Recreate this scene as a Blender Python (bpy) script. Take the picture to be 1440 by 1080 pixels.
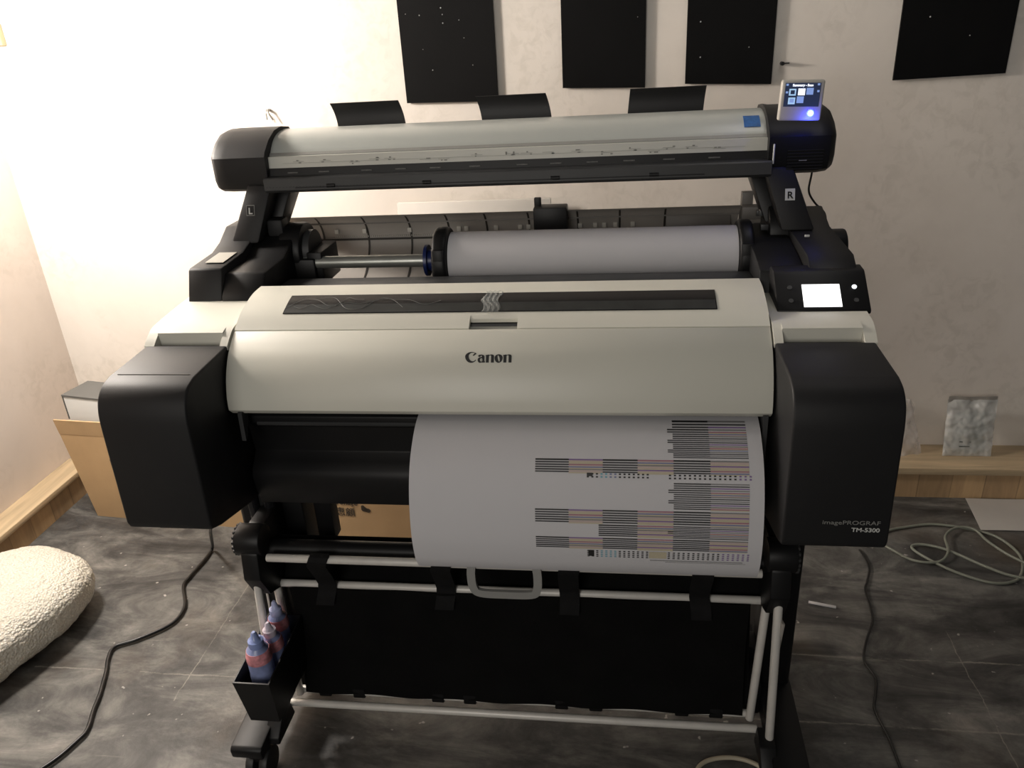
import bpy, bmesh, math, random
from mathutils import Vector, Matrix
random.seed(7)
S = bpy.context.scene
COL = S.collection
for o in list(bpy.data.objects): bpy.data.objects.remove(o)

# ---------------------------------------------------------------- camera
cam = bpy.data.cameras.new('camera'); co = bpy.data.objects.new('camera', cam); COL.objects.link(co)
cam.sensor_width = 36; cam.lens = 1106.45/1440*36; cam.clip_start = .02
pi_, ya_, ro_ = (math.radians(v) for v in (24.65, -8.46, -3.47))
fw = Vector((math.sin(ya_)*math.cos(pi_), math.cos(ya_)*math.cos(pi_), -math.sin(pi_)))
r0 = Vector((math.cos(ya_), -math.sin(ya_), 0)); u0 = r0.cross(fw)
r1 = math.cos(ro_)*r0 + math.sin(ro_)*u0; u1 = -math.sin(ro_)*r0 + math.cos(ro_)*u0
M = Matrix((r1, u1, -fw)).transposed().to_4x4(); M.translation = Vector((.229, -1.229, 1.545))
co.matrix_world = M
S.camera = co
# ---------------------------------------------------------------- light
S.view_settings.view_transform = 'Standard'; S.view_settings.look = 'None'
S.view_settings.gamma = 1; S.view_settings.use_curve_mapping = False
S.view_settings.exposure = 0.0
w = bpy.data.worlds.new('room_light'); S.world = w; w.use_nodes = True
w.node_tree.nodes['Background'].inputs[0].default_value = (1.0, .97, .95, 1)
w.node_tree.nodes['Background'].inputs[1].default_value = .045
def lamp(name, kind, loc, energy, color, size, rot=None):
    l = bpy.data.lights.new(name, kind); l.energy = energy; l.color = color
    if kind == 'AREA': l.shape = 'DISK'; l.size = size
    else: l.shadow_soft_size = size
    o = bpy.data.objects.new(name, l); o.location = loc
    if rot: o.rotation_euler = rot
    COL.objects.link(o); return o
lamp('work_lamp', 'POINT', (-1.5, .58, 1.75), 120, (1, .925, .845), .12)
lamp('overhead_fill', 'AREA', (.8, .35, 2.45), 2.2, (1, .96, .90), .5, (.5, 0, 0))  # unseen overhead fill, added to lift the right part of the back wall

lamp('front_fill', 'AREA', (-.6, -2.9, 1.75), 30, (1, .95, .88), 1.5, (math.radians(84), 0, math.radians(-8)))  # added soft fill from behind the camera, lifts the printer front
# ---------------------------------------------------------------- materials
_m = {}
def mat(name, col, rough=.5, metal=0, var=0, vs=6, bump=0, bs=40, spec=.5, emit=None, es=1, alpha=1, coords='Object', trans=0, coat=0):
    if name in _m: return _m[name]
    m = bpy.data.materials.new(name); m.use_nodes = True; nt = m.node_tree; b = nt.nodes['Principled BSDF']
    c = (*col, 1)
    b.inputs['Base Color'].default_value = c; b.inputs['Roughness'].default_value = rough
    b.inputs['Metallic'].default_value = metal; b.inputs['Specular IOR Level'].default_value = spec
    b.inputs['Alpha'].default_value = alpha; b.inputs['Transmission Weight'].default_value = trans
    b.inputs['Coat Weight'].default_value = coat
    tc = nt.nodes.new('ShaderNodeTexCoord')
    if var:
        n = nt.nodes.new('ShaderNodeTexNoise'); n.inputs['Scale'].default_value = vs; n.inputs['Detail'].default_value = 6
        nt.links.new(tc.outputs[coords], n.inputs['Vector'])
        r = nt.nodes.new('ShaderNodeValToRGB'); r.color_ramp.elements[0].position = .3; r.color_ramp.elements[1].position = .7
        r.color_ramp.elements[0].color = (*[max(0, v*(1-var)) for v in col], 1)
        r.color_ramp.elements[1].color = (*[min(1, v*(1+var)) for v in col], 1)
        nt.links.new(n.outputs['Fac'], r.inputs[0]); nt.links.new(r.outputs[0], b.inputs['Base Color'])
    if bump:
        n = nt.nodes.new('ShaderNodeTexNoise'); n.inputs['Scale'].default_value = bs; n.inputs['Detail'].default_value = 4
        nt.links.new(tc.outputs[coords], n.inputs['Vector'])
        bp = nt.nodes.new('ShaderNodeBump'); bp.inputs['Strength'].default_value = bump; bp.inputs['Distance'].default_value = .005
        nt.links.new(n.outputs['Fac'], bp.inputs['Height']); nt.links.new(bp.outputs[0], b.inputs['Normal'])
    if emit:
        b.inputs['Emission Color'].default_value = (*emit, 1); b.inputs['Emission Strength'].default_value = es
    _m[name] = m; return m

WHITE = mat('warm_white_plastic', (.65, .64, .565), .42, var=.03, vs=3)
SILVER = mat('silver_grey_plastic', (.50, .52, .49), .28, var=.02, vs=3)
STRIP = mat('pale_scale_strip', (.56, .56, .51), .45, var=.03)
DARK = mat('charcoal_plastic', (.013, .013, .0138), .55, spec=.3, var=.15, vs=5, bump=.08, bs=900)
DARK2 = mat('black_plastic', (.007, .007, .0075), .45, spec=.3, var=.2, vs=6, bump=.05, bs=700)
DGREY = mat('dark_grey_plastic', (.035, .036, .037), .45, var=.15, vs=8)
MGREY = mat('taupe_grey_plastic', (.36, .335, .305), .5, var=.1, vs=6)
MGREY2 = mat('darker_taupe_plastic', (.16, .148, .135), .5, var=.1, vs=6)
GROOVE = mat('groove_dark', (.03, .026, .022), .6, var=.1)
BLACKG = mat('black_gloss', (.012, .012, .014), .12, var=.1)
TUBE = mat('brushed_aluminium_tube', (.66, .64, .60), .38, .1, var=.06, vs=30)
CHROME = mat('metal_spindle', (.42, .43, .40), .35, .7, var=.1, vs=20)
PAPER = mat('plotter_paper', (.56, .555, .575), .75, var=.02, vs=3)
CLOTH = mat('black_cloth', (.003, .003, .003), .9, var=.3, vs=12, bump=.3, bs=300, spec=.15)
STRAP = mat('black_webbing', (.007, .007, .0075), .8, var=.2, vs=40, bump=.3, bs=400, spec=.2)
HAND = mat('grey_handle_plastic', (.27, .27, .26), .5, var=.05)
INK = mat('printed_black', (.02, .02, .02), .5, var=.1)
PALE = mat('pale_lettering', (.55, .56, .54), .5, var=.05)
DIMLET = mat('dim_lettering', (.22, .22, .21), .5, var=.05)
BLUE = mat('blue_clamp_plastic', (.01, .02, .10), .35, var=.1)
STICK = mat('blue_sticker', (.03, .13, .38), .4, var=.25, vs=120)
LCD = mat('lit_white_screen', (.9, .9, .9), .3, emit=(1, 1, 1), es=1.6, var=.01)
LCDB = mat('lit_blue_screen', (.01, .015, .03), .2, emit=(.025, .035, .075), es=.7, var=.01)
LCDW = mat('lit_text', (.8, .8, .9), .3, emit=(.85, .92, 1), es=1.1, var=.01)
LCDI = mat('lit_icon', (.4, .5, .6), .3, emit=(.25, .42, .62), es=1, var=.01)
LCDI2 = mat('lit_icon_dim', (.2, .3, .5), .3, emit=(.16, .24, .45), es=1, var=.01)
LED = mat('blue_lamp', (.3, .4, 1), .3, emit=(.02, .03, 1), es=14, var=.01)
LEDC = mat('blue_lamp_core', (.8, .9, 1), .3, emit=(.55, .75, 1), es=2.2, var=.01)
PANEL = mat('black_wall_board', (.0035, .0035, .0037), .65, var=.3, vs=4, bump=.1, bs=60, spec=.12)
SPECK = mat('white_specks', (.5, .5, .5), .6, var=.1)
RUBBER = mat('black_rubber', (.02, .02, .02), .5, var=.15)

# ---------------------------------------------------------------- helpers
class Root:
    pass
def link(name, me, m, parent=None, smooth=35):
    o = bpy.data.objects.new(name, me); COL.objects.link(o)
    if m is not None:
        for x in (m if isinstance(m, (list, tuple)) else [m]): me.materials.append(x)
    org = Vector((0, 0, 0))
    p = parent
    while p is not None: org += p.location; p = p.parent
    if org.length: me.transform(Matrix.Translation(-org))
    o.parent = parent
    if smooth:
        me.shade_smooth()
        me.set_sharp_from_angle(angle=math.radians(smooth))
    return o
def from_bm(name, bm, m, parent=None, smooth=35):
    bmesh.ops.recalc_face_normals(bm, faces=bm.faces)
    me = bpy.data.meshes.new(name); bm.to_mesh(me); bm.free()
    return link(name, me, m, parent, smooth)
def bevel(bm, r, seg=2, ang=30):
    if r <= 0: return
    es = [e for e in bm.edges if len(e.link_faces) == 2 and e.calc_face_angle(0) > math.radians(ang)]
    bmesh.ops.bevel(bm, geom=es, offset=r, segments=seg, profile=.5, affect='EDGES', clamp_overlap=True)
def add_prism(bm, prof, x0, x1, axis='X'):
    def P(a, b, c):
        return {'X': (c, a, b), 'Y': (a, c, b), 'Z': (a, b, c)}[axis]
    A = [bm.verts.new(P(a, b, x0)) for a, b in prof]; B = [bm.verts.new(P(a, b, x1)) for a, b in prof]
    n = len(prof)
    bm.faces.new(A); bm.faces.new(B[::-1])
    for i in range(n): bm.faces.new((A[i], B[i], B[(i+1) % n], A[(i+1) % n]))
def prism(name, prof, x0, x1, m, parent=None, bev=0, axis='X', seg=2, ang=30, smooth=35):
    bm = bmesh.new(); add_prism(bm, prof, x0, x1, axis)
    bmesh.ops.recalc_face_normals(bm, faces=bm.faces)
    bevel(bm, bev, seg, ang)
    return from_bm(name, bm, m, parent, smooth)
def add_box(bm, x0, x1, y0, y1, z0, z1, rot=None, piv=None):
    vs = [bm.verts.new((x, y, z)) for x in (x0, x1) for y in (y0, y1) for z in (z0, z1)]
    for f in ((0, 1, 3, 2), (4, 6, 7, 5), (0, 4, 5, 1), (2, 3, 7, 6), (0, 2, 6, 4), (1, 5, 7, 3)):
        bm.faces.new([vs[i] for i in f])
    if rot is not None:
        bmesh.ops.rotate(bm, verts=vs, cent=piv or ((x0+x1)/2, (y0+y1)/2, (z0+z1)/2), matrix=rot)
    return vs
def box(name, x0, x1, y0, y1, z0, z1, m, parent=None, bev=.003, rot=None, piv=None, seg=2):
    bm = bmesh.new(); add_box(bm, x0, x1, y0, y1, z0, z1, rot, piv)
    bmesh.ops.recalc_face_normals(bm, faces=bm.faces)
    bevel(bm, bev, seg)
    return from_bm(name, bm, m, parent)
def add_cyl(bm, a, b, r, n=24, r2=None, caps=True):
    a = Vector(a); b = Vector(b); d = (b-a); L = d.length; d.normalize()
    q = Vector((0, 0, 1)).rotation_difference(d).to_matrix().to_4x4()
    bmesh.ops.create_cone(bm, cap_ends=caps, segments=n, radius1=r, radius2=r if r2 is None else r2, depth=L,
                          matrix=Matrix.Translation((a+b)/2) @ q)
def cyl(name, a, b, r, m, parent=None, n=24, bev=0, r2=None):
    bm = bmesh.new(); add_cyl(bm, a, b, r, n, r2)
    if bev: bevel(bm, bev, 2, 50)
    return from_bm(name, bm, m, parent)
def crv(pts, n=8, closed=False):
    P = [Vector(p) for p in pts]; out = []
    N = len(P)
    for i in range(N if closed else N-1):
        g = lambda k: P[k % N] if closed else P[max(0, min(N-1, k))]
        a, b, c, d = g(i-1), g(i), g(i+1), g(i+2)
        for k in range(n):
            t = k/n
            out.append(.5*((2*b)+(-a+c)*t+(2*a-5*b+4*c-d)*t*t+(-a+3*b-3*c+d)*t**3))
    if not closed: out.append(P[-1])
    return out
def tube(name, pts, r, m, parent=None, n=8, k=10, smoothpath=True, closed=False):
    P = crv(pts, n, closed) if smoothpath else [Vector(p) for p in pts]
    bm = bmesh.new(); rings = []; prev = None
    for i, p in enumerate(P):
        t = (P[min(i+1, len(P)-1)]-P[max(i-1, 0)]).normalized()
        if prev is None:
            up = Vector((0, 0, 1)) if abs(t.z) < .9 else Vector((1, 0, 0)); s = t.cross(up).normalized()
        else: s = (prev - t*prev.dot(t)).normalized()
        prev = s; u = s.cross(t)
        rings.append([bm.verts.new(p + r*(math.cos(a)*s+math.sin(a)*u)) for a in [2*math.pi*j/k for j in range(k)]])
    for A, B in zip(rings, rings[1:]):
        for j in range(k): bm.faces.new((A[j], A[(j+1) % k], B[(j+1) % k], B[j]))
    if closed:
        for j in range(k): bm.faces.new((rings[-1][j], rings[-1][(j+1) % k], rings[0][(j+1) % k], rings[0][j]))
    else:
        bm.faces.new(rings[0][::-1]); bm.faces.new(rings[-1])
    return from_bm(name, bm, m, parent, 60)
def lathe(name, prof, m, parent=None, loc=(0, 0, 0), n=24, sx=1, sy=1, rotm=None):
    bm = bmesh.new(); rings = []
    for r, z in prof:
        rings.append([bm.verts.new((r*math.cos(2*math.pi*j/n)*sx, r*math.sin(2*math.pi*j/n)*sy, z)) for j in range(n)])
    for A, B in zip(rings, rings[1:]):
        for j in range(n): bm.faces.new((A[j], A[(j+1) % n], B[(j+1) % n], B[j]))
    bm.faces.new(rings[0][::-1]); bm.faces.new(rings[-1])
    if rotm: bmesh.ops.transform(bm, matrix=rotm, verts=bm.verts)
    bmesh.ops.translate(bm, vec=loc, verts=bm.verts)
    return from_bm(name, bm, m, parent, 50)
def sheet(name, fn, nu, nv, m, parent=None, thick=0, smooth=60):
    bm = bmesh.new(); g = [[bm.verts.new(fn(i/nu, j/nv)) for j in range(nv+1)] for i in range(nu+1)]
    for i in range(nu):
        for j in range(nv): bm.faces.new((g[i][j], g[i+1][j], g[i+1][j+1], g[i][j+1]))
    if thick:
        bmesh.ops.recalc_face_normals(bm, faces=bm.faces)
        bmesh.ops.solidify(bm, geom=bm.faces[:], thickness=thick)
    return from_bm(name, bm, m, parent, smooth)
def text(name, body, size, mtx, m, parent=None, align='LEFT', ext=.0004, sx=1, bold=0):
    c = bpy.data.curves.new(name, 'FONT'); c.body = body; c.size = size; c.extrude = ext; c.align_x = align; c.offset = bold
    o = bpy.data.objects.new(name, c); COL.objects.link(o)
    bpy.context.view_layer.update()
    me = bpy.data.meshes.new_from_object(o); bpy.data.objects.remove(o); bpy.data.curves.remove(c)
    me.name = name
    me.transform(mtx @ Matrix.Diagonal((sx, 1, 1, 1)))
    me.materials.clear()
    return link(name, me, m, parent, 0)
def facing(loc, tilt=0, rz=0):          # text/decals standing upright facing -Y, leaning back by tilt
    return Matrix.Translation(loc) @ Matrix.Rotation(rz, 4, 'Z') @ Matrix.Rotation(math.pi/2 - tilt, 4, 'X')
def empty(name, loc, label, cat, group=None, rz=0):
    o = bpy.data.objects.new(name, None); COL.objects.link(o); o.location = loc; o.rotation_euler = (0, 0, rz)
    o.empty_display_size = .05
    return tag(o, label, cat, group)
def tag(o, label, cat, group=None):
    o['label'] = label; o['category'] = cat
    if group: o['group'] = group
    return o
def struct(o): o['kind'] = 'structure'; return o
def RX(a): return Matrix.Rotation(a, 3, 'X')

# ================================================================ setting
def ramp(nt, fac, stops):
    r = nt.nodes.new('ShaderNodeValToRGB'); e = r.color_ramp.elements
    while len(e) < len(stops): e.new(.5)
    for k, (p, c) in enumerate(stops): e[k].position = p; e[k].color = (*c, 1) if len(c) == 3 else c
    nt.links.new(fac, r.inputs[0]); return r.outputs[0]
def noise(nt, vec, scale, detail=6, rough=.6, dist=0):
    n = nt.nodes.new('ShaderNodeTexNoise'); n.inputs['Scale'].default_value = scale; n.inputs['Detail'].default_value = detail
    n.inputs['Roughness'].default_value = rough; n.inputs['Distortion'].default_value = dist
    nt.links.new(vec, n.inputs['Vector']); return n.outputs['Fac']
def mth(nt, op, a, b=None, c=None):
    n = nt.nodes.new('ShaderNodeMath'); n.operation = op
    for i, v in enumerate((a, b, c)):
        if v is None: continue
        if isinstance(v, (int, float)): n.inputs[i].default_value = v
        else: nt.links.new(v, n.inputs[i])
    return n.outputs[0]
def mixc(nt, fac, a, b, mode='MIX'):
    n = nt.nodes.new('ShaderNodeMix'); n.data_type = 'RGBA'; n.blend_type = mode
    for sock, v in ((n.inputs[0], fac), (n.inputs[6], a), (n.inputs[7], b)):
        if isinstance(v, (int, float)): sock.default_value = v
        elif isinstance(v, tuple): sock.default_value = (*v, 1)
        else: nt.links.new(v, sock)
    return n.outputs[2]

def floor_mat():
    m = bpy.data.materials.new('worn_dark_concrete'); m.use_nodes = True; nt = m.node_tree; b = nt.nodes['Principled BSDF']
    tc = nt.nodes.new('ShaderNodeTexCoord'); v = tc.outputs['Object']
    sep = nt.nodes.new('ShaderNodeSeparateXYZ'); nt.links.new(v, sep.inputs[0]); X, Y = sep.outputs[0], sep.outputs[1]
    mp = nt.nodes.new('ShaderNodeMapping'); mp.inputs['Rotation'].default_value = (0, 0, .7); mp.inputs['Scale'].default_value = (1, 2.6, 1)
    nt.links.new(v, mp.inputs[0]); vr = mp.outputs[0]
    base = ramp(nt, noise(nt, vr, 2.8, 10, .68, .8), [(.34, (.030, .029, .028)), (.47, (.075, .073, .070)), (.60, (.165, .16, .148)), (.76, (.32, .30, .27))])
    fine = ramp(nt, noise(nt, v, 14, 8, .7, .5), [(.3, (.62, .62, .62)), (.55, (1, 1, 1)), (.8, (1.3, 1.3, 1.25))])
    c = mixc(nt, 1.0, base, fine, 'MULTIPLY')
    rust = ramp(nt, noise(nt, v, 1.6, 5, .6), [(.55, (0, 0, 0)), (.72, (.5, .5, .5))])
    c = mixc(nt, rust, c, (.12, .085, .055))
    # darker round stain by the left cord
    # pale scratches
    mp2 = nt.nodes.new('ShaderNodeMapping'); mp2.inputs['Rotation'].default_value = (0, 0, -.9); mp2.inputs['Scale'].default_value = (1.2, 14, 1)
    nt.links.new(v, mp2.inputs[0])
    sc = ramp(nt, noise(nt, mp2.outputs[0], 2.3, 7, .65, .4), [(.63, (0, 0, 0)), (.75, (.6, .6, .6))])
    c = mixc(nt, sc, c, (.27, .255, .225))
    # white paint flecks
    fl = ramp(nt, noise(nt, v, 34, 2, .5), [(.72, (0, 0, 0)), (.76, (.8, .8, .8))])
    c = mixc(nt, fl, c, (.45, .43, .40))
    # slab seams
    wob = mth(nt, 'MULTIPLY', mth(nt, 'SUBTRACT', noise(nt, v, 9, 5, .7), .5), .02)
    brk = ramp(nt, noise(nt, v, 5, 6, .75), [(.42, (0, 0, 0)), (.58, (1, 1, 1))])
    def line(coord, at, lo=None, hi=None, other=None, wd=.0035):
        d = mth(nt, 'ABSOLUTE', mth(nt, 'SUBTRACT', mth(nt, 'ADD', coord, wob), at))
        k = mth(nt, 'SUBTRACT', 1, mth(nt, 'MINIMUM', mth(nt, 'DIVIDE', d, wd), 1))
        if lo is not None:
            k = mth(nt, 'MULTIPLY', k, mth(nt, 'GREATER_THAN', other, lo)); k = mth(nt, 'MULTIPLY', k, mth(nt, 'LESS_THAN', other, hi))
        return k
    L = [line(Y, .24, -1.37, -.6, X), line(Y, .418, .3, 3, X), line(Y, .198, .3, 3, X), line(X, -.91, .15, .62, Y, .0025), line(X, 1.1, -.3, .7, Y, .002)]
    tot = L[0]
    for l in L[1:]: tot = mth(nt, 'MAXIMUM', tot, l)
    tot = mth(nt, 'MULTIPLY', tot, brk)
    c = mixc(nt, mth(nt, 'MULTIPLY', tot, .8), c, (.33, .31, .27))
    nt.links.new(c, b.inputs['Base Color'])
    b.inputs['Roughness'].default_value = .5; b.inputs['Specular IOR Level'].default_value = .4
    bp = nt.nodes.new('ShaderNodeBump'); bp.inputs['Strength'].default_value = .25; bp.inputs['Distance'].default_value = .01
    nt.links.new(noise(nt, v, 18, 8, .7), bp.inputs['Height']); nt.links.new(bp.outputs[0], b.inputs['Normal'])
    return m
def wall_mat(name, tint=(1, 1, 1)):
    m = bpy.data.materials.new(name); m.use_nodes = True; nt = m.node_tree; b = nt.nodes['Principled BSDF']
    tc = nt.nodes.new('ShaderNodeTexCoord'); v = tc.outputs['Object']
    T = lambda c: tuple(a*t for a, t in zip(c, tint))
    c = ramp(nt, noise(nt, v, 2.2, 5, .6, .3), [(.3, T((.66, .61, .55))), (.6, T((.74, .69, .63)))])
    # faded floral pattern: blotches gathered into sprigs
    big = ramp(nt, noise(nt, v, 3.4, 3, .5), [(.48, (0, 0, 0)), (.6, (1, 1, 1))])
    leaf = ramp(nt, noise(nt, v, 26, 4, .6, .7), [(.46, (0, 0, 0)), (.62, (1, 1, 1))])
    k = mixc(nt, 1.0, big, leaf, 'MULTIPLY')
    kk = nt.nodes.new('ShaderNodeMath'); kk.operation = 'MULTIPLY'; nt.links.new(k, kk.inputs[0]); kk.inputs[1].default_value = .45
    c = mixc(nt, kk.outputs[0], c, T((.56, .52, .46)))
    nt.links.new(c, b.inputs['Base Color']); b.inputs['Roughness'].default_value = .7
    bp = nt.nodes.new('ShaderNodeBump'); bp.inputs['Strength'].default_value = .08; bp.inputs['Distance'].default_value = .005
    nt.links.new(noise(nt, v, 60, 4), bp.inputs['Height']); nt.links.new(bp.outputs[0], b.inputs['Normal'])
    return m
def wood_mat(name, ax, base=(.50, .34, .19), board=.105, seams=True):
    m = bpy.data.materials.new(name); m.use_nodes = True; nt = m.node_tree; b = nt.nodes['Principled BSDF']
    tc = nt.nodes.new('ShaderNodeTexCoord'); v = tc.outputs['Object']
    mp = nt.nodes.new('ShaderNodeMapping')
    mp.inputs['Scale'].default_value = (1, 1, .12) if seams else ((.1, 1, 1) if ax == 0 else (1, .1, 1))
    nt.links.new(v, mp.inputs[0])
    dk = tuple(x*.72 for x in base); lt = tuple(min(1, x*1.2) for x in base)
    c = ramp(nt, noise(nt, mp.outputs[0], 28, 6, .6, .6), [(.3, dk), (.55, base), (.75, lt)])
    sep = nt.nodes.new('ShaderNodeSeparateXYZ'); nt.links.new(v, sep.inputs[0])
    if seams:
        q = mth(nt, 'DIVIDE', sep.outputs[ax], board)
        fr = mth(nt, 'FRACT', mth(nt, 'ADD', q, 100.25))
        s = mth(nt, 'LESS_THAN', fr, .035)
        c = mixc(nt, mth(nt, 'MULTIPLY', s, .6), c, tuple(x*.4 for x in base))
        wn = nt.nodes.new('ShaderNodeTexWhiteNoise'); wn.noise_dimensions = '1D'
        nt.links.new(mth(nt, 'FLOOR', mth(nt, 'ADD', q, 100.25)), wn.inputs['W'])
        hue = ramp(nt, wn.outputs['Value'], [(0, (.82, .80, .78)), (1, (1.1, 1.08, 1.02))])
        c = mixc(nt, 1.0, c, hue, 'MULTIPLY')
    nt.links.new(c, b.inputs['Base Color']); b.inputs['Roughness'].default_value = .5
    return m
FLOORM = floor_mat(); WALLM = wall_mat('mottled_wallpaper'); WALLL = wall_mat('pink_beige_wallpaper', (.93, .88, .86))
struct(box('floor', -2.1, 2.6, -2.2, 1.55, -.06, 0, FLOORM, bev=0))
struct(box('wall_back', -1.875, 2.6, 1.345, 1.45, 0, 2.9, WALLM, bev=0))
struct(box('wall_left', -1.98, -1.875, -2.2, 1.45, 0, 2.9, WALLL, bev=0))
WF0 = wood_mat('ledge_face_back', 0); WF1 = wood_mat('ledge_face_left', 1)
WT0 = wood_mat('ledge_top_back', 0, (.56, .43, .27), seams=False); WT1 = wood_mat('ledge_top_left', 1, (.56, .43, .27), seams=False)
struct(box('baseboard_back', -1.79, 2.6, 1.19, 1.345, 0, .095, WF0, bev=0))
struct(box('baseboard_left', -1.875, -1.785, -2.2, 1.19, 0, .088, WF1, bev=0))
struct(box('trim_1', -1.79, 2.6, 1.178, 1.345, .095, .120, WT0, bev=.003))
struct(box('trim_2', -1.875, -1.773, -2.2, 1.178, .088, .110, WT1, bev=.003))

# ================================================================ the printer
PR = empty('large_format_printer', (0, .2, 0), 'large white and black wide format plotter on wheeled stand with scanner on top', 'printer')
# smooth profile of the white front cover (y, z)
CP = [(0, .920), (.003, .945), (.016, .980), (.036, 1.010), (.058, 1.030), (.081, 1.046), (.115, 1.066), (.150, 1.078), (.185, 1.086), (.225, 1.088)]
def cpz(y):
    for (a, b), (c, d) in zip(CP, CP[1:]):
        if a <= y <= c: return b+(d-b)*(y-a)/(c-a)
    return CP[-1][1]
def seg(y0, y1, n=10):
    return [(y0+(y1-y0)*k/n, cpz(y0+(y1-y0)*k/n)) for k in range(n+1)]
def sm(pts, n=6): return [(p.x, p.y) for p in crv([(a, b, 0) for a, b in pts], n)]
lowp = sm([p for p in CP if p[0] <= .0811]); back = [(y+.012, z-.012) for y, z in lowp[::-1]]
fc = prism('front_cover', lowp+back, -.488, .488, WHITE, PR, .0015)
upp = sm([(.083, 1.0472)]+[p for p in CP if p[0] > .082]) 
backu = [(y+.004, z-.016) for y, z in upp[::-1]]
bm = bmesh.new()
add_prism(bm, upp+backu, -.488, -.039); add_prism(bm, upp+backu, .049, .488)
nu = [p for p in upp if p[0] > .103]; nu = [(.103, 1.0575)]+nu
add_prism(bm, nu+[(y+.004, z-.016) for y, z in nu[::-1]], -.039, .049)
tcov = from_bm('top_cover', bm, WHITE, PR)
prism('handle_recess', [(.083, 1.036), (.094, 1.043), (.103, 1.045), (.108, 1.058), (.118, 1.05), (.11, 1.03)], -.039, .049, mat('recess_plastic', (.36, .36, .33), .5, var=.05), PR)
# window strip in the lid
yy = [.116+.056*k/6 for k in range(7)]
wp = [(y, cpz(y)+.0016) for y in yy]+[(y, cpz(y)-.004) for y in yy[::-1]]
win = prism('lid_window', wp, -.402, .402, mat('window_black', (.008, .008, .009), .22, var=.1, spec=.25), tcov)
prism('window_sill', [(.140, cpz(.14)+.0017), (.116, cpz(.116)+.0017), (.116, cpz(.116)+.0023), (.140, cpz(.14)+.0023)], -.400, .400, mat('smoky_strip', (.028, .030, .029), .5, var=.2, vs=30, spec=.25), win)
FILM = mat('clear_film', (.5, .52, .5), .25, alpha=.32, var=.4, vs=25, bump=.5, bs=60)
for a, b, seedy in ((-.40, -.17, 1), (-.34, -.10, 2), (-.385, -.25, 4), (-.02, .0, 5)):
    random.seed(seedy)
    pts = []
    for k in range(9):
        x = a+(b-a)*k/8; y = .142+random.uniform(-.018, .018); pts.append((x, y, cpz(y)+.0035))
    tube('protective_film', pts, .0003, mat('film_edge', (.16, .17, .16), .5, var=.1), win, n=6, k=5)
def filmpatch(u, v):
    x = -.020+.032*u + .004*math.sin(9*v); y = .112+.062*v
    return (x, y, cpz(y)+.003+.002*math.sin(11*u+5*v)**2)
sheet('film_patch', filmpatch, 14, 14, FILM, win)

# shoulders
SH = sm([(.05, 1.0285), (.066, 1.040), (.09, 1.0515), (.14, 1.057), (.20, 1.061), (.27, 1.064)])
SHm = [(.074, 1.0265), (.071, 1.047), (.078, 1.0495)]+[p for p in SH if p[0] > .085]
def shoulder(s):
    bm = bmesh.new(); low = [(.27, 1.02), (.05, 1.02)]
    f = lambda a, b: (min(s*a, s*b), max(s*a, s*b))
    add_prism(bm, SH+low, *f(.491, .506)); add_prism(bm, SH+low, *f(.637, .657)); add_prism(bm, SHm+[(.27, 1.02), (.074, 1.02)], *f(.506, .637))
    return from_bm('shoulder_cover', bm, WHITE, PR)
shoulder(-1); shoulder(1)
# rear edge shoulders slope
# ink covers
BX = sm([(-.072, 1.0225), (-.098, 1.015), (-.117, .998), (-.127, .972), (-.130, .94)], 5)
bp = [(.055, 1.0285)]+BX+[(-.137, .76), (-.132, .747), (-.100, .735), (.03, .704), (.14, .704), (.14, 1.02), (.056, 1.02)]
for s in (-1, 1):
    x0, x1 = sorted((s*.492, s*.655))
    ic = prism('ink_tank_cover', bp, x0, x1, DARK, PR, .005, seg=3, ang=40)
    if s > 0:
        text('model_lettering', 'imagePROGRAF', .0105, facing((.639, -.1375, .794), 0), DIMLET, ic, 'RIGHT', sx=1.25)
        text('model_lettering', 'TM-5300', .0105, facing((.639, -.1378, .781), 0), PALE, ic, 'RIGHT', sx=1.1, bold=.0002)
prism('cover_hinge_line', [(-.066, 1.0225), (-.0675, 1.0225), (-.0675, 1.0238), (-.066, 1.0238)], -.64, -.505, GROOVE, PR)
prism('bottom_lip', [(-.125, .750), (-.125, .742), (-.02, .735), (-.02, .745)], -.60, -.50, DARK2, PR)
# main body behind
prism('main_body', [(.10, 1.05), (.09, .93), (.075, .91), (.12, .70), (.46, .72), (.47, 1.02), (.30, 1.03), (.25, 1.055)], -.49, .49, DARK2, PR, .004)
prism('rear_housing', [(.142, 1.018), (.142, .72), (.46, .72), (.46, 1.02)], -.652, -.492, DARK2, PR, .004)
prism('rear_housing', [(.142, 1.018), (.142, .72), (.46, .72), (.46, 1.02)], .492, .652, DARK2, PR, .004)
# output guide
og = prism('output_guide', [(.088, .910), (.045, .897), (.034, .890), (.034, .876), (.056, .858), (.064, .80), (.050, .785), (.036, .772), (.030, .757), (.034, .725), (.046, .688), (.10, .684), (.11, .90)], -.488, .488, DARK2, PR, .002)
prism('guide_edge', [(.031, .876), (.034, .879), (.036, .872), (.033, .872)], -.455, .46, DGREY, og)
bm = bmesh.new(); add_prism(bm, [(.0, .915), (.03, .915), (.005, .862), (-.004, .858)], -.472, -.464); from_bm('side_guide_plate', bm, DGREY, PR)
bm = bmesh.new(); add_prism(bm, [(.0, .915), (.03, .915), (.02, .80), (.0, .80)], .474, .482); from_bm('side_guide_plate', bm, DGREY, PR)
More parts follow.
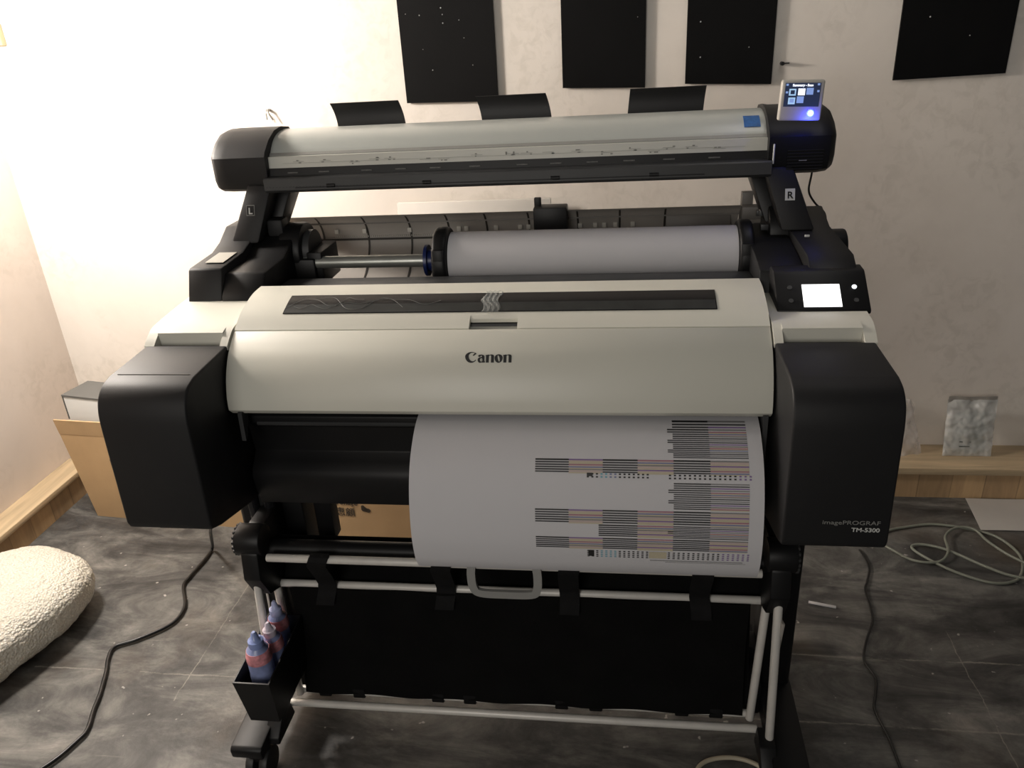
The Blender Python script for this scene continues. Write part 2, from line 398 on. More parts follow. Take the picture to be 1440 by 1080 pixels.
# brand logo as cut letters on the cover, drawn in a 0..1 high box
def letters_mesh():
    c = bpy.data.curves.new('logo', 'CURVE'); c.dimensions = '2D'; c.fill_mode = 'BOTH'; c.extrude = .012
    def poly(pts):
        s = c.splines.new('POLY'); s.points.add(len(pts)-1); s.use_cyclic_u = True
        for p, (x, y) in zip(s.points, pts): p.co = (x, y, 0, 1)
    def ell(cx, cy, rx, ry, a=0, n=28, t0=0, t1=360):
        o = []
        for k in range(n+1 if t1-t0 < 360 else n):
            t = math.radians(t0+(t1-t0)*k/n); x, y = rx*math.cos(t), ry*math.sin(t)
            o.append((cx+x*math.cos(a)-y*math.sin(a), cy+x*math.sin(a)+y*math.cos(a)))
        return o
    # C : thick crescent with a beak
    out = ell(.50, .50, .50, .52, 0, 30, 48, 325); inn = ell(.66, .52, .36, .40, .15, 30, 300, 75)
    inn = ell(.62, .53, .34, .43, .1, 26, 70, 312)[::-1]
    poly(out+inn)
    poly([(.80, .93), (.62, .62), (.70, .60), (.93, .84)])
    # a
    x = 1.04
    poly([(x+.34, 0), (x+.60, 0), (x+.60, .12), (x+.56, .12), (x+.56, .50), (x+.50, .64), (x+.34, .72), (x+.12, .70), (x+.02, .58), (x+.06, .50), (x+.20, .47), (x+.24, .60), (x+.30, .63), (x+.34, .56)])
    poly(ell(x+.20, .20, .20, .22)); poly(ell(x+.28, .22, .08, .15))
    poly([(x+.10, .34), (x+.34, .46), (x+.34, .40), (x+.18, .30)])
    # n
    for x in (1.72, 3.16):
        poly([(x, 0), (x+.24, 0), (x+.24, .58), (x+.24, .72), (x+.10, .68), (x-.03, .66), (x-.03, .60), (x, .58)])
        poly([(x+.24, .58), (x+.34, .66), (x+.42, .60), (x+.42, 0), (x+.66, 0), (x+.66, .56), (x+.60, .68), (x+.48, .73), (x+.36, .71), (x+.24, .64)])
    x = 2.44
    poly(ell(x+.32, .36, .33, .38)); poly(ell(x+.32, .36, .075, .30, .22))
    o = bpy.data.objects.new('logo', c); COL.objects.link(o); bpy.context.view_layer.update()
    me = bpy.data.meshes.new_from_object(o); bpy.data.objects.remove(o); bpy.data.curves.remove(c); return me
lm = letters_mesh(); sc = .083/3.82
for v in lm.vertices:
    k = v.co.y*1.0                   # 0..1 up the letters, wrapped onto the curved cover
    y_ = .0305+.0125*max(-.1, min(1.2, k)); v.co = Vector((-.0400+v.co.x*sc, y_-(.0009 if v.co.z > 0 else 0), cpz(y_)+(.0012 if v.co.z > 0 else .0002)))
lm.materials.clear(); link('brand_logo', lm, INK, fc, 0)
# black feed cover strip between the lid and the roll
prism('feed_cover', [(.232, 1.045), (.234, 1.056), (.262, 1.066), (.30, 1.0685), (.345, 1.066), (.345, 1.03)], -.478, .490, DGREY, PR, .002)

# left rear block
lb = prism('spindle_housing', [(.212, 1.062), (.238, 1.122), (.245, 1.1235), (.345, 1.128), (.385, 1.140), (.43, 1.165), (.50, 1.165), (.50, 1.03), (.212, 1.03)], -.645, -.572, DARK, PR, .004)
prism('spindle_cradle', [(.20, 1.03), (.215, 1.072), (.25, 1.110), (.35, 1.112), (.42, 1.14), (.50, 1.15), (.50, 1.03)], -.572, -.485, DARK2, PR, .004)
box('spindle_cradle_step', -.555, -.44, .40, .47, 1.03, 1.092, DARK2, PR, .004)
prism('sticker_plate', [(.268, 1.1262), (.335, 1.1292), (.335, 1.1302), (.268, 1.1272)], -.622, -.582, mat('grey_sticker', (.33, .32, .28), .5, var=.1), lb)
box('cradle_post', -.545, -.508, .42, .46, 1.14, 1.178, DARK, PR, .006)
hb = bmesh.new(); add_cyl(hb, (-.520, .46, 1.10), (-.470, .46, 1.10), .062, 32); bevel(hb, .006, 2, 50); from_bm('drive_wheel', hb, DARK2, PR)
hb = bmesh.new(); add_cyl(hb, (-.474, .46, 1.10), (-.455, .46, 1.10), .045, 32); from_bm('drive_hub', hb, DGREY, PR)
box('drive_gearbox', -.46, -.425, .41, .52, 1.03, 1.105, DARK2, PR, .004)

# right rear block
prism('spindle_housing', [(.15, 1.055), (.185, 1.098), (.235, 1.128), (.42, 1.135), (.50, 1.16), (.50, 1.03), (.15, 1.03)], .572, .655, DARK2, PR, .004)
prism('spindle_cradle', [(.212, 1.05), (.235, 1.10), (.30, 1.112), (.38, 1.120), (.50, 1.125), (.50, 1.03)], .490, .572, DARK2, PR, .004)
hb = bmesh.new(); add_cyl(hb, (.535, .47, 1.115), (.590, .47, 1.115), .060, 32); bevel(hb, .006, 2, 50); from_bm('drive_wheel', hb, DARK2, PR)
for k in range(7):
    a = k/7*2*math.pi
    box('wheel_tooth', .520, .535, .47+.042*math.cos(a)-.006, .47+.042*math.cos(a)+.006, 1.115+.042*math.sin(a)-.006, 1.115+.042*math.sin(a)+.006, DGREY, PR, .001)
box('latch_box', .575, .640, .27, .34, 1.10, 1.128, DGREY, PR, .003)
box('latch_mark', .588, .597, .335, .338, 1.135, 1.139, PALE, PR, .0005)
hb = bmesh.new(); add_cyl(hb, (.640, .47, 1.075), (.700, .47, 1.075), .040, 28); bevel(hb, .004, 2, 50); from_bm('side_knob', hb, DARK2, PR)
box('side_knob_mount', .640, .700, .43, .50, 1.02, 1.075, DARK2, PR, .003)
# control panel (tilted)
cpn = prism('control_panel', [(.128, 1.050), (.128, 1.058), (.186, 1.103), (.196, 1.110), (.225, 1.112), (.235, 1.105), (.235, 1.050)], .507, .665, DARK2, PR, .003)
tilt = math.atan2(.186-.128, 1.103-1.058)
def cpt(x, t, off=.0006):           # t runs up the slanted face
    n = Vector((0, -math.cos(tilt), math.sin(tilt)))
    p = Vector((x, .128+.058*t, 1.058+.045*t)) + n*off
    return p
def slab(name, x0, x1, t0, t1, m, parent, h=.0012):
    bm = bmesh.new(); q = [cpt(x0, t0, 0), cpt(x1, t0, 0), cpt(x1, t1, 0), cpt(x0, t1, 0)]
    n = Vector((0, -math.cos(tilt), math.sin(tilt)))*h
    A = [bm.verts.new(p-n) for p in q]; B = [bm.verts.new(p+n) for p in q]
    bm.faces.new(A[::-1]); bm.faces.new(B)
    for i in range(4): bm.faces.new((A[i], A[(i+1) % 4], B[(i+1) % 4], B[i]))
    return from_bm(name, bm, m, parent, 0)
slab('screen', .553, .617, .10, .74, LCD, cpn)
for x, t, m_ in ((.532, .66, DGREY), (.532, .28, DGREY), (.642, .66, LCDW), (.642, .28, DGREY)):
    p = cpt(x, t, 0); n = Vector((0, -math.cos(tilt), math.sin(tilt)))
    cyl('button', p-n*.001, p+n*.0015, .0042, m_, cpn, 16)

# ---- rear tray (basket deflector)
TP = sm([(.565, 1.150), (.590, 1.135), (.610, 1.112), (.617, 1.088), (.612, 1.062), (.590, 1.035), (.555, 1.010), (.50, .992)], 6)
def tray_prof(off): return [(y+off, z) for y, z in TP]
tr = prism('rear_tray', TP+[(y+.006, z-.003) for y, z in TP[::-1]], -.572, .500, MGREY, PR)
for x in (-.492, -.378, -.270, -.175, -.082, .02, .135, .232, .335):
    bm = bmesh.new(); P2 = [(y-.0015, z+.0005) for y, z in TP[3:]]+[(y+.002, z) for y, z in TP[3:][::-1]]
    add_prism(bm, P2, x-.0022, x+.0022); from_bm('tray_groove', bm, GROOVE, tr)
prism('tray_seam', [(.6145, 1.079), (.6165, 1.079), (.6165, 1.0835), (.6145, 1.0835)], -.572, .50, GROOVE, tr)
prism('tray_seam', [(.5985, 1.1225), (.602, 1.1225), (.602, 1.1255), (.5985, 1.1255)], -.572, .50, MGREY2, tr)
prism('lower_band', [(.515, .9975), (.530, 1.0035), (.530, 1.0060), (.515, 1.0005)], -.47, .48, GROOVE, tr)
for x in (-.455, -.385, -.272, -.150, -.132, -.06, -.002, .018, .140, .175, .196, .222, .262):
    box('size_mark', x-.005, x+.005, .6085, .6135, 1.097, 1.108, mat('tray_mark', (.55, .53, .48), .5, var=.05), tr, .0008)
bm = bmesh.new()
for k in range(150):
    x = -.462+k*.0052; add_box(bm, x, x+.0016, .6125, .6150, 1.0875, 1.0905)
from_bm('ruler_ticks', bm, mat('tray_mark', (.55, .53, .48)), tr, 0)
box('plate_insert', .338, .482, .600, .606, 1.088, 1.132, MGREY2, tr, .001, rot=RX(-.3))
prism('tray_end_block', [(.560, 1.146), (.575, 1.150), (.605, 1.130), (.612, 1.070), (.606, 1.02), (.570, 1.02)], .500, .592, MGREY2, PR, .004)
prism('tray_end_step', [(.555, 1.112), (.56, 1.118), (.575, 1.118), (.575, 1.07), (.555, 1.07)], .502, .588, MGREY, PR, .002)
box('tray_end_post', .500, .525, .575, .592, 1.14, 1.176, MGREY2, PR, .002)
ch = box('tray_clip', .036, .113, .555, .600, 1.092, 1.158, DARK2, PR, .003)
box('clip_hook', .036, .052, .585, .597, 1.15, 1.175, DARK2, ch, .002)
box('clip_mark', .063, .088, .5540, .5555, 1.1005, 1.1025, PALE, ch, 0)

# ---- scanner arms
for s in (-1, 1):
    prof = []
    # slanted plate in the x-z plane, leaning outward to the foot
    ax = s
    bm = bmesh.new()
    top = [(.573, .425), (.518, .425), (.518, .500), (.573, .500)]; bot = [(.618, .385), (.554, .385), (.554, .470), (.618, .470)]
    A = [bm.verts.new((ax*x, y, 1.255)) for x, y in top]; B = [bm.verts.new((ax*x, y, 1.135)) for x, y in bot]
    bm.faces.new(A); bm.faces.new(B[::-1])
    for i in range(4): bm.faces.new((A[i], B[i], B[(i+1) % 4], A[(i+1) % 4]))
    bmesh.ops.recalc_face_normals(bm, faces=bm.faces); bevel(bm, .005)
    arm = from_bm('scanner_arm', bm, DARK, PR)
    bm = bmesh.new()
    top = [(.530, .48), (.492, .48), (.492, .56), (.530, .56)]; bot = [(.570, .44), (.530, .44), (.530, .50), (.570, .50)]
    A = [bm.verts.new((ax*x, y, 1.250)) for x, y in top]; B = [bm.verts.new((ax*x, y, 1.14)) for x, y in bot]
    bm.faces.new(A); bm.faces.new(B[::-1])
    for i in range(4): bm.faces.new((A[i], B[i], B[(i+1) % 4], A[(i+1) % 4]))
    bmesh.ops.recalc_face_normals(bm, faces=bm.faces); bevel(bm, .004)
    from_bm('arm_brace', bm, DARK2, PR)
    t_ = math.atan2(.04, .12)
    # letter plate
    cx = s*.568; zc = 1.203; yc = .4085-.0005
    pl = bmesh.new(); add_box(pl, cx-.0095, cx+.0095, yc-.0012, yc+.001, zc-.0115, zc+.0115, rot=RX(-t_))
    plo = from_bm('letter_plate', pl, DIMLET if s < 0 else PALE, arm, 0)
    if s < 0:
        pl = bmesh.new(); add_box(pl, cx-.0082, cx+.0082, yc-.0016, yc+.001, zc-.0100, zc+.0100, rot=RX(-t_)); from_bm('plate_field', pl, DARK2, plo, 0)
    text('letter', 'L' if s < 0 else 'R', .019, facing((cx, yc-.0042, zc-.0068), t_), PALE if s < 0 else DARK2, plo, 'CENTER', bold=.0004)

# ---- scanner
cap = [(.600, 1.240), (.605, 1.340), (.585, 1.356), (.540, 1.362), (.500, 1.358), (.462, 1.343), (.432, 1.322), (.424, 1.312), (.424, 1.262), (.432, 1.245), (.445, 1.238)]
def endcap(s):
    bm = bmesh.new(); rings = []
    stations = [(.523, 1.0), (.615, 1.0), (.638, .97), (.648, .88), (.652, .78)] if s < 0 else [(.523, 1.03), (.534, 1.0), (.62, 1.0), (.640, .96), (.650, .85), (.654, .72)]
    cy, cz = .50, 1.298
    for x, k in stations: rings.append([bm.verts.new((s*x, cy+(y-cy)*k, cz+(z-cz)*(k if s > 0 else (1+k)/2))) for y, z in cap])
    n = len(cap)
    bm.faces.new(rings[0]); bm.faces.new(rings[-1][::-1])
    for A, B in zip(rings, rings[1:]):
        for i in range(n): bm.faces.new((A[i], B[i], B[(i+1) % n], A[(i+1) % n]))
    return from_bm('scanner_end_cap', bm, DARK if s < 0 else DARK2, PR, 30)
endcap(-1); rc = endcap(1)
lidp = sm([(.448, 1.292), (.452, 1.309), (.458, 1.3125), (.466, 1.322), (.485, 1.338), (.515, 1.350), (.555, 1.354), (.592, 1.350)], 5)
ld = prism('scanner_lid', lidp+[(.592, 1.30), (.45, 1.29)], -.523, .523, SILVER, PR)
prism('lid_crease', [(.4515, 1.3105), (.4575, 1.3155), (.4590, 1.3140), (.4535, 1.3090)], -.523, .523, mat('crease_grey', (.30, .30, .28), .5, var=.05), ld)
rs = prism('size_scale', [(.4405, 1.285), (.4440, 1.309), (.4515, 1.3092), (.4515, 1.285)], -.523, .523, STRIP, PR)
random.seed(3)
bm = bmesh.new()
def scl(x0, x1, t, h):            # a tick on the scale strip; t runs up the strip
    y = .4405+.0035*t; z = 1.285+.024*t; add_box(bm, x0, x1, y-.0008, y+.0004, z, z+h)
for x in (-.455, -.395, -.330, -.285, -.252, -.175, -.135, -.065, .012, .040, .085, .145, .205, .262, .300, .330, .375, .43):
    a = .52 if random.random() < .5 else .3
    scl(x-.012, x+.012, a, .0005)
    for k in range(random.randint(2, 3)): xx = x+random.uniform(-.012, .008); scl(xx, xx+random.uniform(.003, .006), a+random.choice((.06, -.14)), .0020)
scl(-.49, .48, .40, .0003)
for x in (-.004, .012): scl(x, x+.003, .45, .006)
from_bm('scale_print', bm, mat('scale_ink', (.20, .20, .18), .5, var=.1), rs, 0)
tb = prism('scan_throat', [(.436, 1.266), (.4405, 1.2855), (.46, 1.2855), (.46, 1.262)], -.523, .523, DARK2, PR)
for x in (-.47, -.40, -.305, -.23, -.155, -.07, .03, .10, .175, .25, .33, .42):
    box('throat_mark', x-.011, x+.012, .4362, .4385, 1.2745, 1.2768, mat('dim_mark', (.11, .11, .105), .5, var=.3, vs=200), tb, 0)
ft = prism('scan_feed_table', [(.414, 1.2660), (.417, 1.2685), (.436, 1.2700), (.60, 1.2700), (.60, 1.236), (.43, 1.2350), (.420, 1.2370), (.414, 1.2430)], -.530, .530, DGREY, PR)
prism('table_slot', [(.4130, 1.2465), (.4150, 1.2465), (.4150, 1.2485), (.4130, 1.2485)], -.46, .40, DARK2, ft)
for x in (-.38, -.17, .10, .30):
    cyl('feed_roller', (x-.009, .4135, 1.2500), (x+.009, .4135, 1.2500), .0040, DARK2, ft, 14)
bm = bmesh.new()
for k in range(44): add_box(bm, -.525+k*.0075, -.525+k*.0075+.0022, .4134, .4145, 1.2490, 1.2500)
from_bm('table_ribs', bm, DARK2, ft, 0)
prism('energy_sticker', [(.470, 1.3275), (.485, 1.3380), (.500, 1.3445), (.500, 1.3460), (.485, 1.3395), (.470, 1.3290)], .480, .512, STICK, ld)
for x0, x1 in ((-.412, -.252), (-.075, .082), (.248, .410)):
    def flap(u, v, x0=x0, x1=x1):
        lean = .018*(1-u)
        return (x0+(x1-x0)*u - (.012*(v**1.5) if x0 < 0 else -.006*v), .605-.01*v+.012*math.sin(v*2.2), 1.340+.060*v)
    sheet('paper_guide', flap, 10, 8, DARK2, PR, .002)
# touch panel
th = math.radians(8)
def tp(dx, dz, dy=0): # local point on touch panel face
    return (.532+dx, .4085-dy-.010*dz/.07, 1.347+dz)
tpn = empty('p', (0, 0, 0), '', ''); bpy.data.objects.remove(tpn)
tp_ = box('touch_panel', .534, .613, .408, .424, 1.343, 1.4165, mat('pale_grey_bezel', (.47, .45, .41), .4, var=.04), PR, .004, rot=Matrix.Rotation(.04, 3, 'Y'), seg=3)
def tpb(name, x0, x1, z0, z1, m, y=.4075, par=tp_):
    return box(name, x0, x1, y-.0006, y+.001, z0, z1, m, par, 0, rot=Matrix.Rotation(.04, 3, 'Y'), piv=(.5735, .41, 1.3797))
sc_ = tpb('panel_screen', .5405, .6055, 1.3690, 1.4115, LCDB)
text('screen_title', 'Summary - Scan', .0058, Matrix.Translation((.5735, .4065, 1.4055)) @ Matrix.Rotation(math.pi/2, 4, 'X') @ Matrix.Rotation(-.04, 4, 'Z'), LCDW, sc_, 'CENTER', bold=.00025)
for x0, z0, m_ in ((.5485, 1.3890, LCDI), (.5650, 1.3895, LCDW), (.5800, 1.3905, LCDI2), (.5485, 1.3735, LCDI), (.5640, 1.3755, LCDI2)):
    tpb('screen_icon', x0, x0+.0125, z0, z0+.0120, m_, .4065, sc_)
for x0, z0, m_ in ((.5510, 1.3915, LCDB), (.5510, 1.3765, LCDI2)):
    tpb('screen_icon', x0, x0+.0075, z0, z0+.007, m_, .4058, sc_)
for x0, z0 in ((.5420, 1.4065), (.5990, 1.4070), (.5425, 1.393), (.5995, 1.395)):
    tpb('screen_icon', x0, x0+.004, z0, z0+.0035, LCDI2, .4065, sc_)
cyl('power_lamp', (.5915, .4075, 1.3565), (.5915, .4055, 1.3565), .0068, LED, tp_, 24)
cyl('lamp_core', (.5915, .4055, 1.3565), (.5915, .4050, 1.3565), .0050, LEDC, tp_, 20)
lamp('power_lamp_light', 'POINT', (.5915, .392, 1.340), .09, (.05, .08, 1), .004)
box('cap_trim', .531, .534, .418, .423, 1.262, 1.300, PALE, PR, .001)
bm = bmesh.new()
for k in range(7): add_box(bm, .560, .628, .4225, .4245, 1.285-.006*k, 1.2868-.006*k)
from_bm('cap_louvre', bm, DARK2, rc, 0)
box('cap_mark', .582, .597, .4225, .4245, 1.2655, 1.2675, DIMLET, rc, 0)

# ---- stand
for s in (-1, 1):
    f = lambda a, b: sorted((s*a, s*b))
    x0, x1 = f(.545, .615)
    box('stand_leg', x0, x1, .165, .265, .10, .705, DARK2, PR, .012, seg=3)
    x0, x1 = f(.476, .545); box('stand_bracket', x0, x1, .19, .27, .38, .705, DARK2, PR, .006)
    bm = bmesh.new()
    for xx in (.575, .538): add_cyl(bm, (s*xx, .165, .56), (s*xx, .165, .690), .014, 16)
    bevel(bm, .004, 2, 50); from_bm('leg_column', bm, BLACKG, PR)
    x0, x1 = f(.405, .445); box('roller_arm', x0, x1, .18, .22, .50, .71, DARK2, PR, .004)
    # foot
    x0, x1 = f(.545, .618)
    prism('foot', [(-.085, .100), (-.088, .124), (-.080, .131), (.02, .140), (.16, .150), (.30, .150), (.48, .130), (.48, .100)], x0, x1, DARK2, PR, .004)
    x0, x1 = f(.522, .556)
    prism('tube_bracket', [(-.045, .100), (-.045, .118), (-.012, .148), (.035, .155), (.05, .10)], x0, x1, DARK2, PR, .004)
    for yc in (-.035, .42):
        fk = box('caster_fork', s*.581-.018, s*.581+.018, yc-.022, yc+.022, .052, .100, DARK2, PR, .004)
        for dx in (-.016, .016):
            cyl('caster_wheel', (s*.581+dx-.010, yc, .036), (s*.581+dx+.010, yc, .036), .036, RUBBER, PR, 28, .004)
    # side tubes
    cyl('side_tube', (s*.545, .009, .126), (s*.544, .060, .535), .0088, TUBE, PR, 20, .002)
    cyl('side_tube', (s*.515, .076, .130), (s*.536, .116, .428), .0088, TUBE, PR, 20, .002)
    # hub
    x0, x1 = f(.515, .572)
    bm = bmesh.new(); add_cyl(bm, (x0, .072, .576), (x1, .072, .576), .034, 32); bevel(bm, .004, 2, 50); hubo = from_bm('roller_hub', bm, DARK2, PR)
    bm = bmesh.new()
    for k in range(18):
        a = k/18*2*math.pi; add_box(bm, s*.572-.002, s*.572+.002, .072+.031*math.cos(a)-.003, .072+.031*math.cos(a)+.003, .576+.031*math.sin(a)-.003, .576+.031*math.sin(a)+.003)
    from_bm('hub_knurl', bm, DGREY, hubo, 0)
    x0, x1 = f(.522, .560)
    prism('hub_plate', [(.04, .56), (.03, .50), (.06, .44), (.13, .41), (.20, .42), (.20, .60), (.10, .60)], x0, x1, DARK2, PR, .004)
    if s > 0:
        prism('lower_flap', [(.03, .44), (.09, .42), (.085, .33), (.06, .30)], .549, .556, MGREY, PR, .002)
    prism('leg_gusset', [(.12, .10), (.28, .10), (.28, .22), (.12, .18)], *f(.50, .545), DARK2, PR, .004)
box('stand_crossbeam', -.545, .545, .19, .25, .165, .225, DARK2, PR, .004)
cyl('roller_beam', (-.535, .098, .536), (.535, .098, .536), .020, DARK2, PR, 28)
cyl('basket_tube', (-.507, .050, .546), (.507, .050, .546), .0088, TUBE, PR, 20, .002)
cyl('basket_tube', (-.540, .115, .427), (.540, .115, .427), .0088, TUBE, PR, 20, .002)
cyl('basket_tube', (-.527, .050, .1315), (.527, .050, .1315), .0088, TUBE, PR, 20, .002)
cyl('basket_tube', (-.515, .088, .1350), (.515, .088, .1350), .0088, TUBE, PR, 20, .002)
def cl(u, v):
    x = -.500+1.0*u; z = .425-.288*v
    y = .104-.026*v+.018*math.sin(math.pi*v)*(.7+.3*math.sin(7*u))+.0025*math.sin(31*u+3*v)
    return (x, y, z)
bc = sheet('basket_cloth', cl, 160, 30, CLOTH, PR, .002)
def cl2(u, v): return (-.525+1.05*u, .122+.030*math.sin(math.pi*v)+.02*v, .415+.125*v)
sheet('basket_cloth_flap', cl2, 60, 10, CLOTH, PR, .002)
def cl3(u, v): return (-.515+1.03*u, .10+.09*v, .150+.30*v-.12*math.sin(math.pi*v)*.3)
sheet('basket_cloth_rear', cl3, 60, 10, CLOTH, PR, .002)
for xa, xb in ((-.389, -.421), (-.126, -.149), (.132, .125), (.391, .402)):
    w_ = .021
    def st(u, v, xa=xa, xb=xb):
        P = [(.052, .5595), (.0405, .556), (.0375, .545), (.044, .530), (.080, .475), (.100, .440), (.1005, .420), (.096, .405), (.094, .385)]
        k = v*(len(P)-1); i = min(int(k), len(P)-2); t = k-i
        return (xa+(xb-xa)*min(1, max(0, v*1.1-.1))-w_+2*w_*u+.0012*math.sin(v*9), P[i][0]*(1-t)+P[i+1][0]*t, P[i][1]*(1-t)+P[i+1][1]*t)
    sheet('strap', st, 4, 32, STRAP, PR, .002)
for xa in (-.455, -.372, -.183, -.108, .103, .180, .370, .444):
    box('cloth_tab', xa-.015, xa+.015, .078, .098, .124, .150, STRAP, PR, .003)
# handle of the tray bar
hp = [(-.064, .040, .560), (-.067, .038, .53), (-.064, .036, .500), (-.050, .036, .486), (0, .036, .484), (.055, .036, .486), (.067, .036, .50), (.069, .038, .53), (.066, .040, .560)]
bm = bmesh.new()
P = crv(hp, 6); rings = []
for i, p in enumerate(P):
    t = (P[min(i+1, len(P)-1)]-P[max(i-1, 0)]).normalized(); n = Vector((0, 1, 0)); s_ = t.cross(n).normalized()
    rings.append([bm.verts.new(p+a*s_*.0085+b*n*.004) for a, b in ((-1, -1), (1, -1), (1, 1), (-1, 1))])
for A, B in zip(rings, rings[1:]):
    for j in range(4): bm.faces.new((A[j], A[(j+1) % 4], B[(j+1) % 4], B[j]))
bm.faces.new(rings[0][::-1]); bm.faces.new(rings[-1])
from_bm('basket_handle', bm, HAND, PR)

# ================================================================ roll on its spindle, printed sheet
SP = empty('paper_roll', (0, .42, 1.078), 'white paper roll on metal spindle with black flanges behind the lid', 'paper roll')
sp = cyl('spindle', (-.535, .42, 1.080), (.535, .42, 1.080), .0138, CHROME, SP, 28)
bm = bmesh.new(); add_cyl(bm, (-.130, .42, 1.080), (.470, .42, 1.080), .060, 64); from_bm('roll', bm, PAPER, SP)
for x0, x1 in ((-.164, -.132), (.471, .500)):
    bm = bmesh.new(); add_cyl(bm, (x0, .42, 1.080), (x1, .42, 1.080), .072, 40); bevel(bm, .008, 3, 50); fl = from_bm('flange', bm, DARK2, SP)
    box('flange_lug', (x0+x1)/2-.012, (x0+x1)/2+.012, .350, .364, 1.070, 1.120, DARK2, fl, .004)
box('flange_label', .479, .491, .367, .3695, 1.124, 1.131, PALE, SP, .001, rot=RX(-.6))
bm = bmesh.new(); add_cyl(bm, (-.186, .42, 1.080), (-.164, .42, 1.080), .024, 28); add_cyl(bm, (-.190, .42, 1.080), (-.183, .42, 1.080), .034, 28)
from_bm('clamp_ring', bm, BLUE, SP)

SC = [(.060, .8985), (.028, .8975), (-.012, .884), (-.058, .849), (-.089, .795), (-.103, .726), (-.098, .675), (-.084, .645), (-.066, .630)]
SCp = [(p.x, p.y) for p in crv([(a, b, 0) for a, b in SC], 8)]
def sheet_y(z):
    for (a, b), (c, d) in zip(SCp, SCp[1:]):
        if d <= z <= b: return a+(c-a)*(b-z)/(b-d+1e-9)
    return SCp[-1][0]
def psheet(u, v):
    k = v*(len(SCp)-1); i = min(int(k), len(SCp)-2); t = k-i
    y = SCp[i][0]*(1-t)+SCp[i+1][0]*t; z = SCp[i][1]*(1-t)+SCp[i+1][1]*t
    return (-.136+.606*u, y, z)
ps = sheet('printed_sheet', psheet, 20, 64, PAPER, None, .0004)
tag(ps, 'white printout with black and coloured test lines hanging from the printer', 'printed paper')
# pattern: thin strips laid on the sheet
bm = bmesh.new(); INKS = [INK, mat('ink_magenta', (.36, .17, .22), .6, var=.05), mat('ink_blue', (.18, .21, .36), .6, var=.05), mat('ink_yellow', (.50, .45, .33), .6, var=.05),
                         mat('ink_purple', (.22, .14, .32), .6, var=.05), mat('ink_grey', (.22, .22, .22), .6, var=.05), mat('ink_salmon', (.50, .41, .38), .6, var=.05), mat('ink_cyan', (.15, .38, .48), .6, var=.05), mat('ink_charcoal', (.06, .06, .065), .6, var=.05)]
def strip(x0, x1, z, h, mi, lift=.0006):
    za, zb = z+h/2, z-h/2; ya, yb = sheet_y(za), sheet_y(zb)
    t = Vector((0, yb-ya, zb-za)).normalized(); n = Vector((0, t.z, -t.y));  n = n if n.y < 0 else -n
    q = [bm.verts.new(Vector(p)+n*lift) for p in ((x0, ya, za), (x1, ya, za), (x1, yb, zb), (x0, yb, zb))]
    f = bm.faces.new(q); f.material_index = mi
XC = [.087, .145, .203, .262, .322, .383, .446]     # column edges
def group(z0, z1, n, x_from, x_first=None, col_first=0, lw=.5, col_last=6):
    dz = (z0-z1)/n
    for k in range(n):
        z = z0-dz*(k+.5)
        for c in range(col_first, col_last):
            a, b = XC[c], XC[c+1]
            if c == col_first and x_first is not None: a = x_first
            black = c in (0, 2, 4)
            if black: strip(a, b, z, dz*.6, 8 if k % 4 else 0)
            else:
                strip(a, b, z, dz*lw, (6, 4, 3, 1, 2, 5)[(k+c) % 6])
                strip(a, b, z-dz*.5, dz*.45, (3, 6, 3, 6)[(k+c) % 4], .0005)
group(.857, .838, 6, 0)
group(.7825, .7575, 6, 0)
group(.7315, .708, 6, 0)
# wide block on the right: rows top to bottom, broken by a tick row
def block(z0, z1, n, step=5):
    dz = (z0-z1)/n
    for k in range(n):
        z = z0-dz*(k+.5)
        a = .313 if (k % step) >= step-2 else .322
        strip(a, .383, z, dz*.55, 8 if k % 3 else 0)
        strip(.383, .446, z, dz*.5, (5, 8, 4, 5, 1, 2, 5, 8)[k % 8])
        if k % 7 in (4, 5): strip(.383, .446, z-dz*.5, dz*.5, 6 if k % 2 else 3, .0005)
block(.8960, .8585, 18); block(.8265, .7845, 13); block(.7565, .7325, 8)
group(.7565, .7335, 6, 0, .196, 2, .5, 4)
def ticks(z, x0, x1, n, rows=2, cols=(0, 0, 0)):
    for k in range(n):
        x = x0+(x1-x0)*k/(n-1)
        for r in range(rows): strip(x, x+.0036, z-.0042*r, .0022, cols[int(k/n*len(cols))])
ticks(.837, .176, .277, 14, 2, (0, 7, 2, 0, 0, 0)); ticks(.8365, .314, .446, 17, 2, (0, 0, 0, 0, 4))
ticks(.7035, .176, .277, 14, 4, (0, 7, 7, 0, 0, 0)); ticks(.703, .314, .446, 17, 4, (0, 0, 0, 4, 4))
strip(.176, .186, .836, .005, 0); strip(.178, .188, .698, .014, 0)
strip(.282, .312, .697, .015, 3, .0005)
strip(.284, .440, .6845, .0015, 5); strip(.310, .445, .681, .0008, 5)
me = bpy.data.meshes.new('test_pattern'); bm.to_mesh(me); bm.free()
link('test_pattern', me, INKS, ps, 0)

